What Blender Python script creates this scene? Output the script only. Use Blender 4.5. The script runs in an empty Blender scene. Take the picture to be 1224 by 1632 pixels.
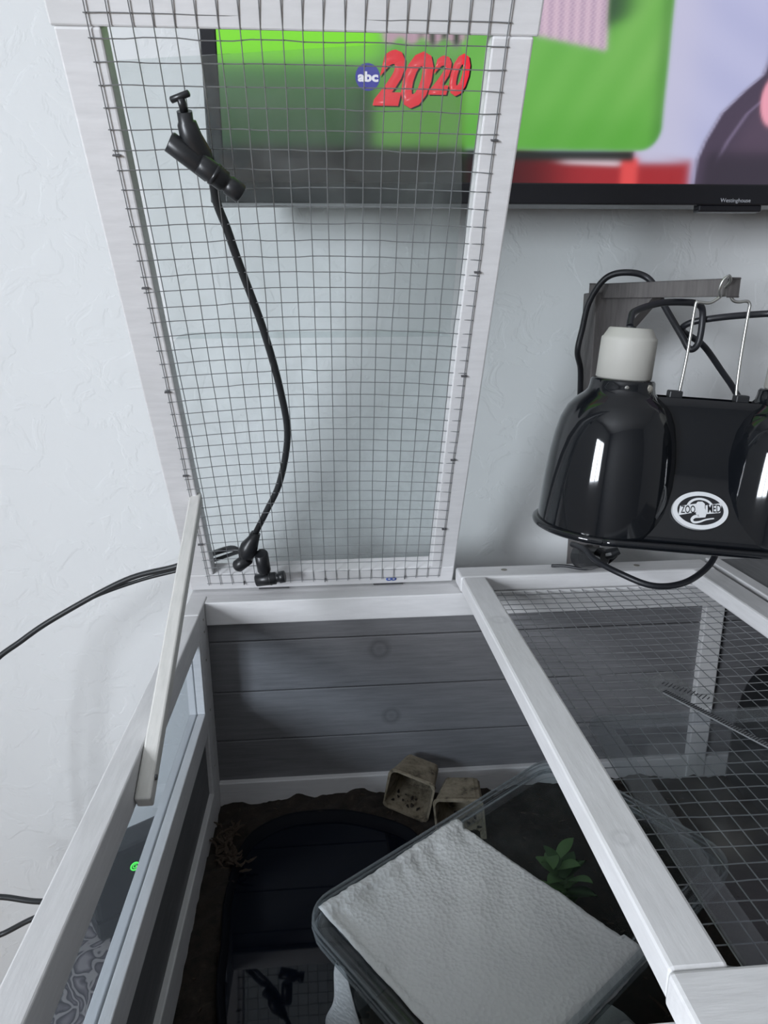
import bpy, bmesh, math, random
import numpy as np
from mathutils import Vector, Matrix
random.seed(7); np.random.seed(7)
S = 0.001                      # every number below is in millimetres; z = 0 is the rim of the enclosure
sc = bpy.context.scene
col = sc.collection

# ------------------------------------------------------------------ camera
PITCH, YAW, ROLL = .2667, .0782, -.0078
def cam_axes():
    cy, sy = math.cos(YAW), math.sin(YAW)
    f = Vector((sy*math.cos(PITCH), cy*math.cos(PITCH), -math.sin(PITCH)))
    r = Vector((cy, -sy, 0)); u = r.cross(f)
    return r*math.cos(ROLL)+u*math.sin(ROLL), u*math.cos(ROLL)-r*math.sin(ROLL), f
cd = bpy.data.cameras.new('camera'); cam = bpy.data.objects.new('camera', cd); col.objects.link(cam)
R_, U_, F_ = cam_axes()
m = Matrix((R_, U_, -F_)).transposed().to_4x4(); m.translation = Vector((158.85, -750.57, 290.61))*S
cam.matrix_world = m
cd.sensor_fit = 'HORIZONTAL'; cd.sensor_width = 36; cd.lens = 1118.05/1224*36
cd.clip_start = .01; cd.clip_end = 60
sc.camera = cam

# ------------------------------------------------------------------ world, daylight, exposure
w = bpy.data.worlds.new('world'); sc.world = w; w.use_nodes = True
bg = w.node_tree.nodes['Background']; bg.inputs[0].default_value = (.62, .78, 1, 1); bg.inputs[1].default_value = 1.0
def window_light(name, loc, rot, sx, sy, energy, color):
    l = bpy.data.lights.new(name, 'AREA'); l.shape = 'RECTANGLE'; l.size = sx; l.size_y = sy
    l.energy = energy; l.color = color
    o = bpy.data.objects.new(name, l); o.location = loc; o.rotation_euler = rot; col.objects.link(o)
    return o
# daylight in the window of the left wall
window_light('daylight_side_window', (-1.445, -1.95, .55), (0, -math.pi/2, 0), .90, 1.00, 132, (.905, .945, 1))
sc.view_settings.view_transform = 'Standard'; sc.view_settings.look = 'None'
sc.view_settings.gamma = 1; sc.view_settings.use_curve_mapping = False
sc.view_settings.exposure = 0.0
cy_ = sc.cycles
cy_.max_bounces = 6; cy_.diffuse_bounces = 3; cy_.glossy_bounces = 3; cy_.transmission_bounces = 2; cy_.transparent_max_bounces = 14
cy_.caustics_reflective = False; cy_.caustics_refractive = False

# ------------------------------------------------------------------ material helpers
def srgb(r, g, b):
    f = lambda c: (c/255/12.92) if c/255 <= .04045 else ((c/255+.055)/1.055)**2.4
    return (f(r), f(g), f(b), 1)
MATS = {}
def new_mat(name):
    mt = bpy.data.materials.new(name); mt.use_nodes = True; MATS[name] = mt
    nt = mt.node_tree; b = nt.nodes['Principled BSDF']
    return mt, nt, b
def N(nt, t, **kw):
    n = nt.nodes.new(t)
    for k, v in kw.items():
        if k in n.inputs: n.inputs[k].default_value = v
        else: setattr(n, k, v)
    return n
def ramp(nt, stops):
    n = nt.nodes.new('ShaderNodeValToRGB'); e = n.color_ramp.elements
    e[0].position, e[0].color = stops[0]; e[1].position, e[1].color = stops[-1]
    for p, c in stops[1:-1]:
        x = e.new(p); x.color = c
    return n
def simple(name, c, rough=.5, metal=0, **kw):
    mt, nt, b = new_mat(name)
    b.inputs['Base Color'].default_value = c; b.inputs['Roughness'].default_value = rough; b.inputs['Metallic'].default_value = metal
    for k, v in kw.items(): b.inputs[k].default_value = v
    return mt
def wood(name, c1, c2, rough, scale, stretch, bump=.15, knots=None, dirt=None, kdark=.45):
    """painted or stained wood: stretched noise grain, some blotches, a few knots"""
    mt, nt, b = new_mat(name); L = nt.links.new
    tc = N(nt, 'ShaderNodeTexCoord'); mp = N(nt, 'ShaderNodeMapping'); mp.inputs['Scale'].default_value = stretch
    L(tc.outputs['Object'], mp.inputs['Vector'])
    n = N(nt, 'ShaderNodeTexNoise', Scale=scale, Detail=6.0, Roughness=.6); L(mp.outputs[0], n.inputs['Vector'])
    r = ramp(nt, [(.3, c1), (.7, c2)]); L(n.outputs['Fac'], r.inputs['Fac'])
    out = r.outputs['Color']
    n2 = N(nt, 'ShaderNodeTexNoise', Scale=9.0, Detail=3.0); L(tc.outputs['Object'], n2.inputs['Vector'])
    if dirt:
        r2 = ramp(nt, [(.52, (0, 0, 0, 1)), (.78, (1, 1, 1, 1))]); L(n2.outputs['Fac'], r2.inputs['Fac'])
        mx = N(nt, 'ShaderNodeMixRGB'); mx.inputs['Color2'].default_value = dirt
        L(r2.outputs['Color'], mx.inputs['Fac']); L(out, mx.inputs['Color1']); out = mx.outputs['Color']
    for (kx, ky, kz, kr) in (knots or []):
        vm = N(nt, 'ShaderNodeVectorMath', operation='DISTANCE'); vm.inputs[1].default_value = (kx*S, ky*S, kz*S)
        L(tc.outputs['Object'], vm.inputs[0])
        rr = ramp(nt, [(.0, (.35, .35, .35, 1)), (.35, (0.05, 0.05, 0.05, 1)), (.6, (.5, .5, .5, 1)), (1, (0, 0, 0, 1))])
        mm = N(nt, 'ShaderNodeMath', operation='DIVIDE'); mm.inputs[1].default_value = kr*S
        L(vm.outputs['Value'], mm.inputs[0]); L(mm.outputs[0], rr.inputs['Fac'])
        mx = N(nt, 'ShaderNodeMixRGB'); mx.inputs['Color2'].default_value = tuple(v*kdark for v in c1[:3])+(1,)
        L(rr.outputs['Color'], mx.inputs['Fac']); L(out, mx.inputs['Color1']); out = mx.outputs['Color']
    L(out, b.inputs['Base Color']); b.inputs['Roughness'].default_value = rough
    bp = N(nt, 'ShaderNodeBump', Strength=bump, Distance=.0015); L(n.outputs['Fac'], bp.inputs['Height']); L(bp.outputs[0], b.inputs['Normal'])
    return mt
def clear(name, haze, hazecol=(.8, .83, .85, 1), tint=(.93, .95, .95, 1), rough=.06, scuff=True, ior=1.45):
    """clear plastic sheet: see-through, a fresnel gloss and a thin milky scuffed film"""
    mt, nt, b = new_mat(name); L = nt.links.new
    nt.nodes.remove(b); out = nt.nodes['Material Output']
    tr = N(nt, 'ShaderNodeBsdfTransparent'); tr.inputs[0].default_value = tint
    d1 = N(nt, 'ShaderNodeBsdfDiffuse'); d1.inputs[0].default_value = hazecol
    d2 = N(nt, 'ShaderNodeBsdfTranslucent'); d2.inputs[0].default_value = hazecol
    df = N(nt, 'ShaderNodeMixShader'); df.inputs['Fac'].default_value = .5; L(d1.outputs[0], df.inputs[1]); L(d2.outputs[0], df.inputs[2])
    gl = N(nt, 'ShaderNodeBsdfGlossy'); gl.inputs['Roughness'].default_value = rough
    m1 = N(nt, 'ShaderNodeMixShader'); m2 = N(nt, 'ShaderNodeMixShader')
    if scuff:
        tc = N(nt, 'ShaderNodeTexCoord'); n = N(nt, 'ShaderNodeTexNoise', Scale=14.0, Detail=4.0, Roughness=.6, Distortion=2.0)
        L(tc.outputs['Object'], n.inputs['Vector'])
        r = ramp(nt, [(.35, (haze*.55,)*3+(1,)), (.72, (haze*1.7,)*3+(1,))]); L(n.outputs['Fac'], r.inputs['Fac'])
        L(r.outputs['Color'], m1.inputs['Fac'])
    else: m1.inputs['Fac'].default_value = haze
    fr0 = N(nt, 'ShaderNodeFresnel', IOR=ior); ge = N(nt, 'ShaderNodeNewGeometry')      # gloss on the outer skin only
    fr = N(nt, 'ShaderNodeMath', operation='MULTIPLY'); iv = N(nt, 'ShaderNodeMath', operation='SUBTRACT'); iv.inputs[0].default_value = 1
    L(ge.outputs['Backfacing'], iv.inputs[1]); L(fr0.outputs[0], fr.inputs[0]); L(iv.outputs[0], fr.inputs[1])
    L(tr.outputs[0], m1.inputs[1]); L(df.outputs[0], m1.inputs[2])
    L(fr.outputs[0], m2.inputs['Fac']); L(m1.outputs[0], m2.inputs[1]); L(gl.outputs[0], m2.inputs[2])
    L(m2.outputs[0], out.inputs['Surface'])
    return mt
def emit(name, c, strength=1.0):
    mt, nt, b = new_mat(name)
    b.inputs['Base Color'].default_value = (.01, .01, .01, 1); b.inputs['Roughness'].default_value = .3
    b.inputs['Emission Color'].default_value = c; b.inputs['Emission Strength'].default_value = strength
    return mt

# wall: white orange-peel / knock-down plaster
def plaster(name, c):
    mt, nt, b = new_mat(name); L = nt.links.new
    tc = N(nt, 'ShaderNodeTexCoord')
    n = N(nt, 'ShaderNodeTexNoise', Scale=24.0, Detail=4.0, Roughness=.55, Distortion=.6); L(tc.outputs['Object'], n.inputs['Vector'])
    r = ramp(nt, [(.50, (0, 0, 0, 1)), (.56, (1, 1, 1, 1))]); L(n.outputs['Fac'], r.inputs['Fac'])
    n2 = N(nt, 'ShaderNodeTexNoise', Scale=160.0, Detail=3.0); L(tc.outputs['Object'], n2.inputs['Vector'])
    ad = N(nt, 'ShaderNodeMath', operation='MULTIPLY_ADD'); ad.inputs[1].default_value = .25
    L(n2.outputs['Fac'], ad.inputs[0]); L(r.outputs['Color'], ad.inputs[2])
    bp = N(nt, 'ShaderNodeBump', Strength=.22, Distance=.002); L(ad.outputs[0], bp.inputs['Height']); L(bp.outputs[0], b.inputs['Normal'])
    b.inputs['Base Color'].default_value = c; b.inputs['Roughness'].default_value = .75
    return mt
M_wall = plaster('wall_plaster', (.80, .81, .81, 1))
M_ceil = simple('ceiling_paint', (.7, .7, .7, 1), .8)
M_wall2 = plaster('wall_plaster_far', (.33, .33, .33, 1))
M_floor = wood('floor_boards', (.20, .13, .08, 1), (.30, .20, .13, 1), .45, 6, (1, 12, 1))
M_white = wood('white_painted_wood', (.69, .68, .685, 1), (.77, .76, .765, 1), .5, 30, (1, 1, 8), dirt=(.66, .655, .65, 1))
M_whiteY = wood('white_painted_rail', (.68, .67, .675, 1), (.77, .76, .765, 1), .5, 30, (8, 1, 8), dirt=(.64, .63, .625, 1),
                knots=[(314, -150, 18, 11), (312, -440, 18, 8)], kdark=.8)
M_whiteX = wood('white_painted_crossrail', (.69, .68, .685, 1), (.77, .76, .765, 1), .5, 30, (1, 8, 8), dirt=(.66, .655, .65, 1))
M_grey = wood('grey_stained_plank', (.150, .150, .158, 1), (.205, .203, .212, 1), .55, 22, (1, 10, 14), bump=.2,
              knots=[(209, -31, -67, 15), (222, -31, -152, 13)])
M_greyY = wood('grey_stained_panel', (.120, .122, .128, 1), (.165, .165, .172, 1), .55, 22, (10, 1, 14), bump=.2)
M_post = wood('grey_brown_stained_wood', (.085, .078, .077, 1), (.135, .125, .122, 1), .6, 25, (10, 10, 1), bump=.25)
M_prop = wood('raw_pale_wood', (.60, .59, .56, 1), (.72, .70, .67, 1), .6, 40, (6, 1, 1), bump=.1)
M_wire = simple('galvanised_wire', (.30, .31, .32, 1), .45, .7)
M_staple = simple('dark_steel_staple', (.13, .13, .135, 1), .5, .6)
M_steel = simple('bright_steel_wire', (.50, .50, .48, 1), .38, 1)
M_screw = simple('zinc_screw', (.35, .33, .29, 1), .45, .8)
M_blackpl = simple('black_plastic', (.016, .017, .019, 1), .35)
M_tube = simple('black_rubber_tube', (.020, .022, .024, 1), .42)
M_cord = simple('black_rubber_cord', (.014, .015, .019, 1), .42)
M_enamel = simple('black_gloss_enamel', (.006, .007, .009, 1), .07, 0, **{'Coat Weight': .15, 'Coat Roughness': .03})
M_ceram = simple('white_ceramic', (.44, .43, .395, 1), .6)
M_tvcase = simple('tv_gloss_black', (.010, .010, .013, 1), .25)
M_stick_w = simple('silver_white_print', (.70, .71, .72, 1), .35)
M_stick_b = simple('black_print', (.012, .013, .016, 1), .35)
M_grey_txt = simple('pale_grey_print', (.40, .41, .44, 1), .4)
M_blue = simple('blue_print', (.06, .12, .45, 1), .5)
M_sheet = clear('clear_acrylic_upper', .045)
M_sheet2 = clear('clear_acrylic_lower', .075, tint=(.95, .97, .97, 1))
M_tub = clear('clear_tub_plastic', .03, (.55, .6, .6, 1), (.86, .90, .90, 1), .05)
M_tublid = clear('clear_tub_lid_plastic', .035, (.55, .6, .6, 1), (.84, .88, .88, 1), .05)
M_tubrim = clear('clear_tub_rim_plastic', .07, (.5, .53, .55, 1), (.86, .89, .90, 1), .05)
M_coverrim = clear('clear_cover_rim', .14, (.6, .62, .64, 1), (.90, .91, .92, 1), .10, False)
M_bead = clear('clear_rim_bead', .30, (.55, .58, .6, 1), (.80, .83, .84, 1), .05, False)
M_cover = clear('clear_cover_sheet', .045, (.6, .62, .64, 1), (.92, .93, .94, 1), .10)
M_pane = clear('acrylic_pane', .05, (.75, .8, .85, 1), (.86, .90, .93, 1), .03, False, 1.3)
M_glass = clear('window_glass', .01, (1, 1, 1, 1), (.97, .98, .99, 1), .0, False)
M_water = simple('dark_water', (.004, .006, .012, 1), .03, 0, **{'IOR': 1.33})
M_dish = simple('dark_dish_plastic', (.0035, .0045, .008, 1), .7, 0, **{'Specular IOR Level': .15})

def soil_mat():
    mt, nt, b = new_mat('dark_soil'); L = nt.links.new
    tc = N(nt, 'ShaderNodeTexCoord'); n = N(nt, 'ShaderNodeTexNoise', Scale=90.0, Detail=8.0, Roughness=.7); L(tc.outputs['Object'], n.inputs['Vector'])
    r = ramp(nt, [(.35, (.010, .0075, .006, 1)), (.6, (.028, .020, .015, 1)), (.8, (.075, .055, .040, 1))]); L(n.outputs['Fac'], r.inputs['Fac'])
    L(r.outputs['Color'], b.inputs['Base Color']); b.inputs['Roughness'].default_value = .95
    bp = N(nt, 'ShaderNodeBump', Strength=.6, Distance=.003); L(n.outputs['Fac'], bp.inputs['Height']); L(bp.outputs[0], b.inputs['Normal'])
    return mt
M_soil = soil_mat()
def peat_mat():
    mt, nt, b = new_mat('peat_fibre'); L = nt.links.new
    tc = N(nt, 'ShaderNodeTexCoord'); n = N(nt, 'ShaderNodeTexNoise', Scale=70.0, Detail=6.0, Roughness=.7); L(tc.outputs['Object'], n.inputs['Vector'])
    r = ramp(nt, [(.33, (.035, .028, .020, 1)), (.47, (.20, .165, .115, 1)), (.75, (.33, .285, .215, 1))]); L(n.outputs['Fac'], r.inputs['Fac'])
    L(r.outputs['Color'], b.inputs['Base Color']); b.inputs['Roughness'].default_value = .95
    bp = N(nt, 'ShaderNodeBump', Strength=.5, Distance=.002); L(n.outputs['Fac'], bp.inputs['Height']); L(bp.outputs[0], b.inputs['Normal'])
    return mt
M_peat = peat_mat()
M_moss = simple('dry_brown_moss', (.060, .042, .030, 1), .95)
M_bark = simple('bark_crumb', (.06, .042, .03, 1), .95)
M_leaf = simple('leaf_green', (.10, .20, .06, 1), .45)
M_leafd = simple('leaf_dark_green', (.05, .11, .035, 1), .5)
def towel_mat():
    mt, nt, b = new_mat('quilted_paper_towel'); L = nt.links.new
    tc = N(nt, 'ShaderNodeTexCoord')
    v = N(nt, 'ShaderNodeTexVoronoi', Scale=330.0); L(tc.outputs['Object'], v.inputs['Vector'])
    n = N(nt, 'ShaderNodeTexNoise', Scale=60.0, Detail=4.0); L(tc.outputs['Object'], n.inputs['Vector'])
    ad = N(nt, 'ShaderNodeMath', operation='ADD'); L(v.outputs['Distance'], ad.inputs[0]); L(n.outputs['Fac'], ad.inputs[1])
    bp = N(nt, 'ShaderNodeBump', Strength=.6, Distance=.0012); L(ad.outputs[0], bp.inputs['Height']); L(bp.outputs[0], b.inputs['Normal'])
    b.inputs['Base Color'].default_value = (.60, .605, .60, 1); b.inputs['Roughness'].default_value = .95
    return mt
M_towel = towel_mat()
def floral_mat():
    mt, nt, b = new_mat('floral_print_cloth'); L = nt.links.new
    tc = N(nt, 'ShaderNodeTexCoord')
    n = N(nt, 'ShaderNodeTexNoise', Scale=16.0, Detail=2.0); L(tc.outputs['Object'], n.inputs['Vector'])
    mp = N(nt, 'ShaderNodeMixRGB'); mp.inputs['Fac'].default_value = .10; L(tc.outputs['Object'], mp.inputs['Color1']); L(n.outputs['Color'], mp.inputs['Color2'])
    mp2 = N(nt, 'ShaderNodeMapping'); mp2.inputs['Scale'].default_value = (1, .55, 1); mp2.inputs['Rotation'].default_value = (0, 0, .6); L(mp.outputs['Color'], mp2.inputs['Vector'])
    v = N(nt, 'ShaderNodeTexVoronoi', Scale=44.0, feature='DISTANCE_TO_EDGE'); L(mp2.outputs[0], v.inputs['Vector'])
    r = ramp(nt, [(.05, (.30, .27, .265, 1)), (.09, (.035, .030, .038, 1)), (.17, (.10, .085, .095, 1)), (.33, (.26, .23, .235, 1))]); L(v.outputs['Distance'], r.inputs['Fac'])
    L(r.outputs['Color'], b.inputs['Base Color']); b.inputs['Roughness'].default_value = .9
    return mt
M_floral = floral_mat()

# ------------------------------------------------------------------ mesh helpers
def link(name, me, mat, parent=None):
    o = bpy.data.objects.new(name, me); col.objects.link(o)
    if mat is not None: me.materials.append(mat)
    if parent is not None:
        o.parent = parent
        if parent.type == 'EMPTY': o.matrix_parent_inverse = Matrix.Translation(-parent.location)
    return o
def mesh(name, verts, faces, mat, parent=None, smooth=False):
    me = bpy.data.meshes.new(name)
    me.from_pydata([tuple(c*S for c in v) for v in verts], [], faces); me.validate(); me.update()
    bm = bmesh.new(); bm.from_mesh(me); bmesh.ops.recalc_face_normals(bm, faces=bm.faces); bm.to_mesh(me); bm.free()
    if smooth: me.polygons.foreach_set('use_smooth', [True]*len(me.polygons))
    return link(name, me, mat, parent)
def from_bm(name, bm, mat, parent=None, smooth=False, xf=None):
    for v in bm.verts:
        p = xf(*v.co) if xf else v.co
        v.co = Vector(p)*S
    bmesh.ops.recalc_face_normals(bm, faces=bm.faces)
    me = bpy.data.meshes.new(name); bm.to_mesh(me); bm.free()
    if smooth: me.polygons.foreach_set('use_smooth', [True]*len(me.polygons))
    return link(name, me, mat, parent)
def bm_box(bm, x0, x1, y0, y1, z0, z1, bev=0):
    t = bmesh.new(); r = bmesh.ops.create_cube(t, size=1)
    for v in t.verts: v.co = Vector(((x0+x1)/2+v.co.x*(x1-x0), (y0+y1)/2+v.co.y*(y1-y0), (z0+z1)/2+v.co.z*(z1-z0)))
    if bev: bmesh.ops.bevel(t, geom=t.edges[:], offset=bev, segments=2, affect='EDGES', profile=.5)
    me = bpy.data.meshes.new('tmp'); t.to_mesh(me); t.free(); bm.from_mesh(me); bpy.data.meshes.remove(me)
def box(name, x0, x1, y0, y1, z0, z1, mat, parent=None, bev=1.2, xf=None):
    bm = bmesh.new(); bm_box(bm, x0, x1, y0, y1, z0, z1, bev)
    return from_bm(name, bm, mat, parent, xf=xf)
def empty(name, loc):
    o = bpy.data.objects.new(name, None); col.objects.link(o); o.location = Vector(loc)*S; o.empty_display_size = .02
    return o
def tag(o, label, cat, group=None):
    o['label'] = label; o['category'] = cat
    if group: o['group'] = group
    return o
def struct(o): o['kind'] = 'structure'; return o
def catmull(pts, n=10, closed=False):
    P = [np.array(p, float) for p in pts]; out = []
    k = len(P); rng = range(k) if closed else range(k-1)
    for i in rng:
        if closed: a, b, c, d = P[i-1], P[i], P[(i+1) % k], P[(i+2) % k]
        else: a, b, c, d = P[max(i-1, 0)], P[i], P[i+1], P[min(i+2, k-1)]
        for t in np.linspace(0, 1, n, endpoint=False):
            out.append(.5*((2*b)+(-a+c)*t+(2*a-5*b+4*c-d)*t*t+(-a+3*b-3*c+d)*t**3))
    if not closed: out.append(P[-1])
    return out
def tube_geo(pts, r, seg=8, closed=False, cap=True, rad=None):
    pts = [np.array(p, float) for p in pts]; n = len(pts); V, Fc = [], []
    prev = None
    for i, p in enumerate(pts):
        if closed: t = pts[(i+1) % n]-pts[i-1]
        else: t = pts[min(i+1, n-1)]-pts[max(i-1, 0)]
        t = t/(np.linalg.norm(t)+1e-9)
        if prev is None:
            a = np.array([0, 0, 1.]) if abs(t[2]) < .9 else np.array([1., 0, 0]); u = np.cross(t, a)
        else: u = prev-t*np.dot(prev, t)
        u = u/np.linalg.norm(u); v = np.cross(t, u); prev = u
        rr = rad[i] if rad else r
        for k in range(seg):
            a = 2*math.pi*k/seg; V.append(p+rr*(math.cos(a)*u+math.sin(a)*v))
    for i in range(n if closed else n-1):
        j = (i+1) % n
        for k in range(seg): Fc.append((i*seg+k, i*seg+(k+1) % seg, j*seg+(k+1) % seg, j*seg+k))
    if cap and not closed:
        Fc.append(tuple(range(seg))[::-1]); Fc.append(tuple((n-1)*seg+k for k in range(seg)))
    return V, Fc
def tube(name, pts, r, mat, parent=None, seg=10, smooth=True, n=10, closed=False, rad=None, spline=True):
    p = catmull(pts, n, closed) if spline else pts
    V, Fc = tube_geo(p, r, seg, closed, True, rad)
    o = mesh(name, V, Fc, mat, parent)
    if smooth:
        for f in o.data.polygons: f.use_smooth = len(f.vertices) == 4
    return o
def merge(parts):
    V, Fc = [], []
    for v, f in parts:
        k = len(V); V += list(v); Fc += [tuple(i+k for i in q) for q in f]
    return V, Fc
def text_mesh(name, body, x0, x1, z0, z1, mat, parent, to_world, shear=0, bold=0, depth=.3, rot=0):
    """lettering fitted into the flat box x0..x1, z0..z1 of a plane; to_world(x, z, d) places it"""
    cu = bpy.data.curves.new('tmp', 'FONT'); cu.body = body; cu.shear = shear; cu.offset = bold; cu.size = 1; cu.resolution_u = 3
    t = bpy.data.objects.new('tmp', cu); col.objects.link(t)
    dg = bpy.context.evaluated_depsgraph_get(); me0 = bpy.data.meshes.new_from_object(t.evaluated_get(dg))
    bpy.data.objects.remove(t); bpy.data.curves.remove(cu)
    bm = bmesh.new(); bm.from_mesh(me0); bpy.data.meshes.remove(me0)
    if rot:
        for v in bm.verts: v.co = Vector((v.co.y, -v.co.x, 0))
    r = bmesh.ops.extrude_face_region(bm, geom=bm.faces[:])
    for g in r['geom']:
        if isinstance(g, bmesh.types.BMVert): g.co.z = 1
    xs = [v.co.x for v in bm.verts]; ys = [v.co.y for v in bm.verts]
    a, b, c, d = min(xs), max(xs), min(ys), max(ys)
    for v in bm.verts:
        v.co = Vector(to_world(x0+(v.co.x-a)/(b-a)*(x1-x0), z0+(v.co.y-c)/(d-c)*(z1-z0), v.co.z*depth))*S
    bmesh.ops.recalc_face_normals(bm, faces=bm.faces)
    me = bpy.data.meshes.new(name); bm.to_mesh(me); bm.free()
    return link(name, me, mat, parent)

# ================================================================== ROOM
FL, CE, WB = -900, 1750, 110
XL, XR, YF = -1400, 2600, -3200
struct(box('floor', XL, XR, YF, WB, FL-40, FL, M_floor, bev=0))
struct(box('ceiling', XL, XR, YF, WB, CE, CE+40, M_ceil, bev=0))
struct(box('wall_back', XL-80, XR+80, WB, WB+80, FL, CE, M_wall, bev=0))
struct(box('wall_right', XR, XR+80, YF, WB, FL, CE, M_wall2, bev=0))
bm = bmesh.new()
WY0, WY1, WZ0, WZ1 = -2450, -1450, 100, 1000
bm_box(bm, XL-80, XL, YF, WY0, FL, CE); bm_box(bm, XL-80, XL, WY1, WB, FL, CE)
bm_box(bm, XL-80, XL, WY0, WY1, FL, WZ0); bm_box(bm, XL-80, XL, WY0, WY1, WZ1, CE)
struct(from_bm('wall_left', bm, M_wall))
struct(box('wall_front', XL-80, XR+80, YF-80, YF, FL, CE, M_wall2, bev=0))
def window(name, axis, a0, a1, z0, z1, d):
    f = bmesh.new(); t = 45
    def bx(p0, p1, q0, q1, e0, e1):
        if axis == 'Y': bm_box(f, e0, e1, p0, p1, q0, q1, 2)
        else: bm_box(f, p0, p1, e0, e1, q0, q1, 2)
    bx(a0, a0+t, z0, z1, d-25, d+25); bx(a1-t, a1, z0, z1, d-25, d+25)
    bx(a0+t, a1-t, z0, z0+t, d-25, d+25); bx(a0+t, a1-t, z1-t, z1, d-25, d+25)
    mid = (a0+a1)/2; bx(mid-20, mid+20, z0+t, z1-t, d-20, d+20)
    e = struct(from_bm(name, f, M_white))
    for (p, q) in ((a0+t, mid-20), (mid+20, a1-t)):
        if axis == 'Y': box('pane', d-2, d+2, p, q, z0+t, z1-t, M_glass, e, 0)
        else: box('pane', p, q, d-2, d+2, z0+t, z1-t, M_glass, e, 0)
window('window_1', 'Y', WY0, WY1, WZ0, WZ1, XL-30)
# skirting along the back wall
struct(box('baseboard_back', XL, XR, WB-14, WB, FL, FL+90, M_white, bev=3))

# ================================================================== TABLE UNDER THE ENCLOSURE
TZ = -455
t = tag(empty('low_table', (380, -260, FL)), 'low wooden table under the white tortoise enclosure', 'table')
box('tabletop', -195, 960, -600, 96, TZ-30, TZ-4, M_post, t, 2)
for lx in (-180, 890):
    for ly in (-585, -50): box('leg', lx, lx+55, ly, ly+55, FL, TZ-30, M_post, t, 2)
bm = bmesh.new(); bm_box(bm, -200, 965, -605, 100, TZ-4, TZ-1, .8)
for (a, b_, c, d_) in ((-200, -198, -605, 100), (963, 965, -605, 100)): bm_box(bm, a, b_, c, d_, TZ-90, TZ-4)
bm_box(bm, -200, 965, -605, -603, TZ-90, TZ-4)
tag(from_bm('tablecloth', bm, M_floral), 'dark floral print cloth on the low table beneath the enclosure', 'tablecloth')

# ================================================================== ENCLOSURE
EX1, EY0 = 900, -548
enc = tag(empty('tortoise_enclosure', (450, -270, TZ-1)), 'white framed wooden tortoise enclosure with grey plank walls', 'enclosure')
# corner posts / legs
for (px, py) in ((2, -37), (2, EY0), (EX1-30, -37), (EX1-30, EY0)):
    box('leg', px, px+18.5 if px < 100 else px+30, py if py == EY0 else py-33, (py+30) if py == EY0 else py+20, TZ-1, 0 if py != EY0 else -29, M_white, enc)
# left side: top rail, window, middle rail of two strips, grey panel, bottom rail
box('top_rail', 2, 20.5, EY0, -70.3, -28.5, -.5, M_whiteY, enc)
mr = box('middle_rail', 3.5, 10.9, EY0+30, -70, -139, -110, M_whiteY, enc, .8)
box('middle_rail', 12.1, 20.3, EY0+30, -70, -139, -110.4, M_whiteY, enc, .8)
box('window_jamb', 3.5, 10.9, -78, -70.2, -110, -28.5, M_white, enc, .6)
box('window_jamb', 12.1, 20.3, -78, -70.2, -110, -28.5, M_white, enc, .6)
pn = box('side_pane', 10.9, 12.1, EY0+30, -70, -132, -28, M_pane, enc, 0)
box('plank', 7, 16, EY0+30, -70, -214, -138.5, M_greyY, enc, .6)
box('bottom_rail', 3, 21.5, EY0+30, -70, -250, -213, M_whiteY, enc)
box('plank', 5, 14, EY0+30, -70, -300, -250, M_greyY, enc, .6)
# back side
BX = [(20.5, 583), (606, EX1-30)]
box('back_top_rail', 20.5, EX1-30, -37, -17, -27.2, -.6, M_whiteX, enc)
box('hinge_batten', 0, EX1-30, -17, 12, -27, -2.5, M_whiteX, enc)
box('back_bottom_rail', 20.5, EX1-30, -37, -18, -262, -226, M_whiteX, enc)
box('back_post', 583, 606, -38.5, -18, -262, -27.2, M_white, enc)
for x0, x1 in BX:
    for z0, z1 in ((-50, -24), (-112, -51.2), (-174.3, -113.2), (-229, -175.5), (-300, -258)):
        box('plank', x0-2, x1+2, -30, -20, z0, z1, M_grey, enc, .9)
# front and right side
box('front_top_rail', 2, EX1, EY0, EY0+20, -28, -.5, M_whiteX, enc)
for z0, z1 in ((-95, -28), (-163, -96), (-231, -164), (-300, -232)):
    box('plank', 20, EX1-20, EY0+5, EY0+15, z0, z1, M_grey, enc, .9)
    box('plank', EX1-20, EX1-10, EY0+20, -37, z0, z1, M_greyY, enc, .9)
box('floor_panel', 8, EX1-8, EY0+8, -20, -308, -300, M_greyY, enc, 0)
box('partition', 720, 730, EY0+20, -38, -300, -1, M_greyY, enc, .8)
# screws in the left corner stile and in the back rail
for (sx, sy, sz) in ((20.6, -50, -14), (20.6, -50, -28), (20.6, -52, -60), (20.6, -52, -120), (20.6, -52, -190)):
    V, Fc = tube_geo([(sx-.5, sy, sz), (sx+.5, sy, sz)], 1.3, 8); mesh('screw', V, Fc, M_screw, enc)
# solid roof over the sleeping end
rf = tag(empty('roof_panel', (750, -270, 0)), 'grey boarded solid roof right of the closed mesh lid', 'roof')
box('edge_strip', 598, 613, EY0, 2, -.3, 17.6, M_whiteY, rf)
for k in range(4): box('board', 613.6+k*72, 613.6+k*72+71, EY0, 2, 1, 15, M_greyY, rf, 1)

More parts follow.
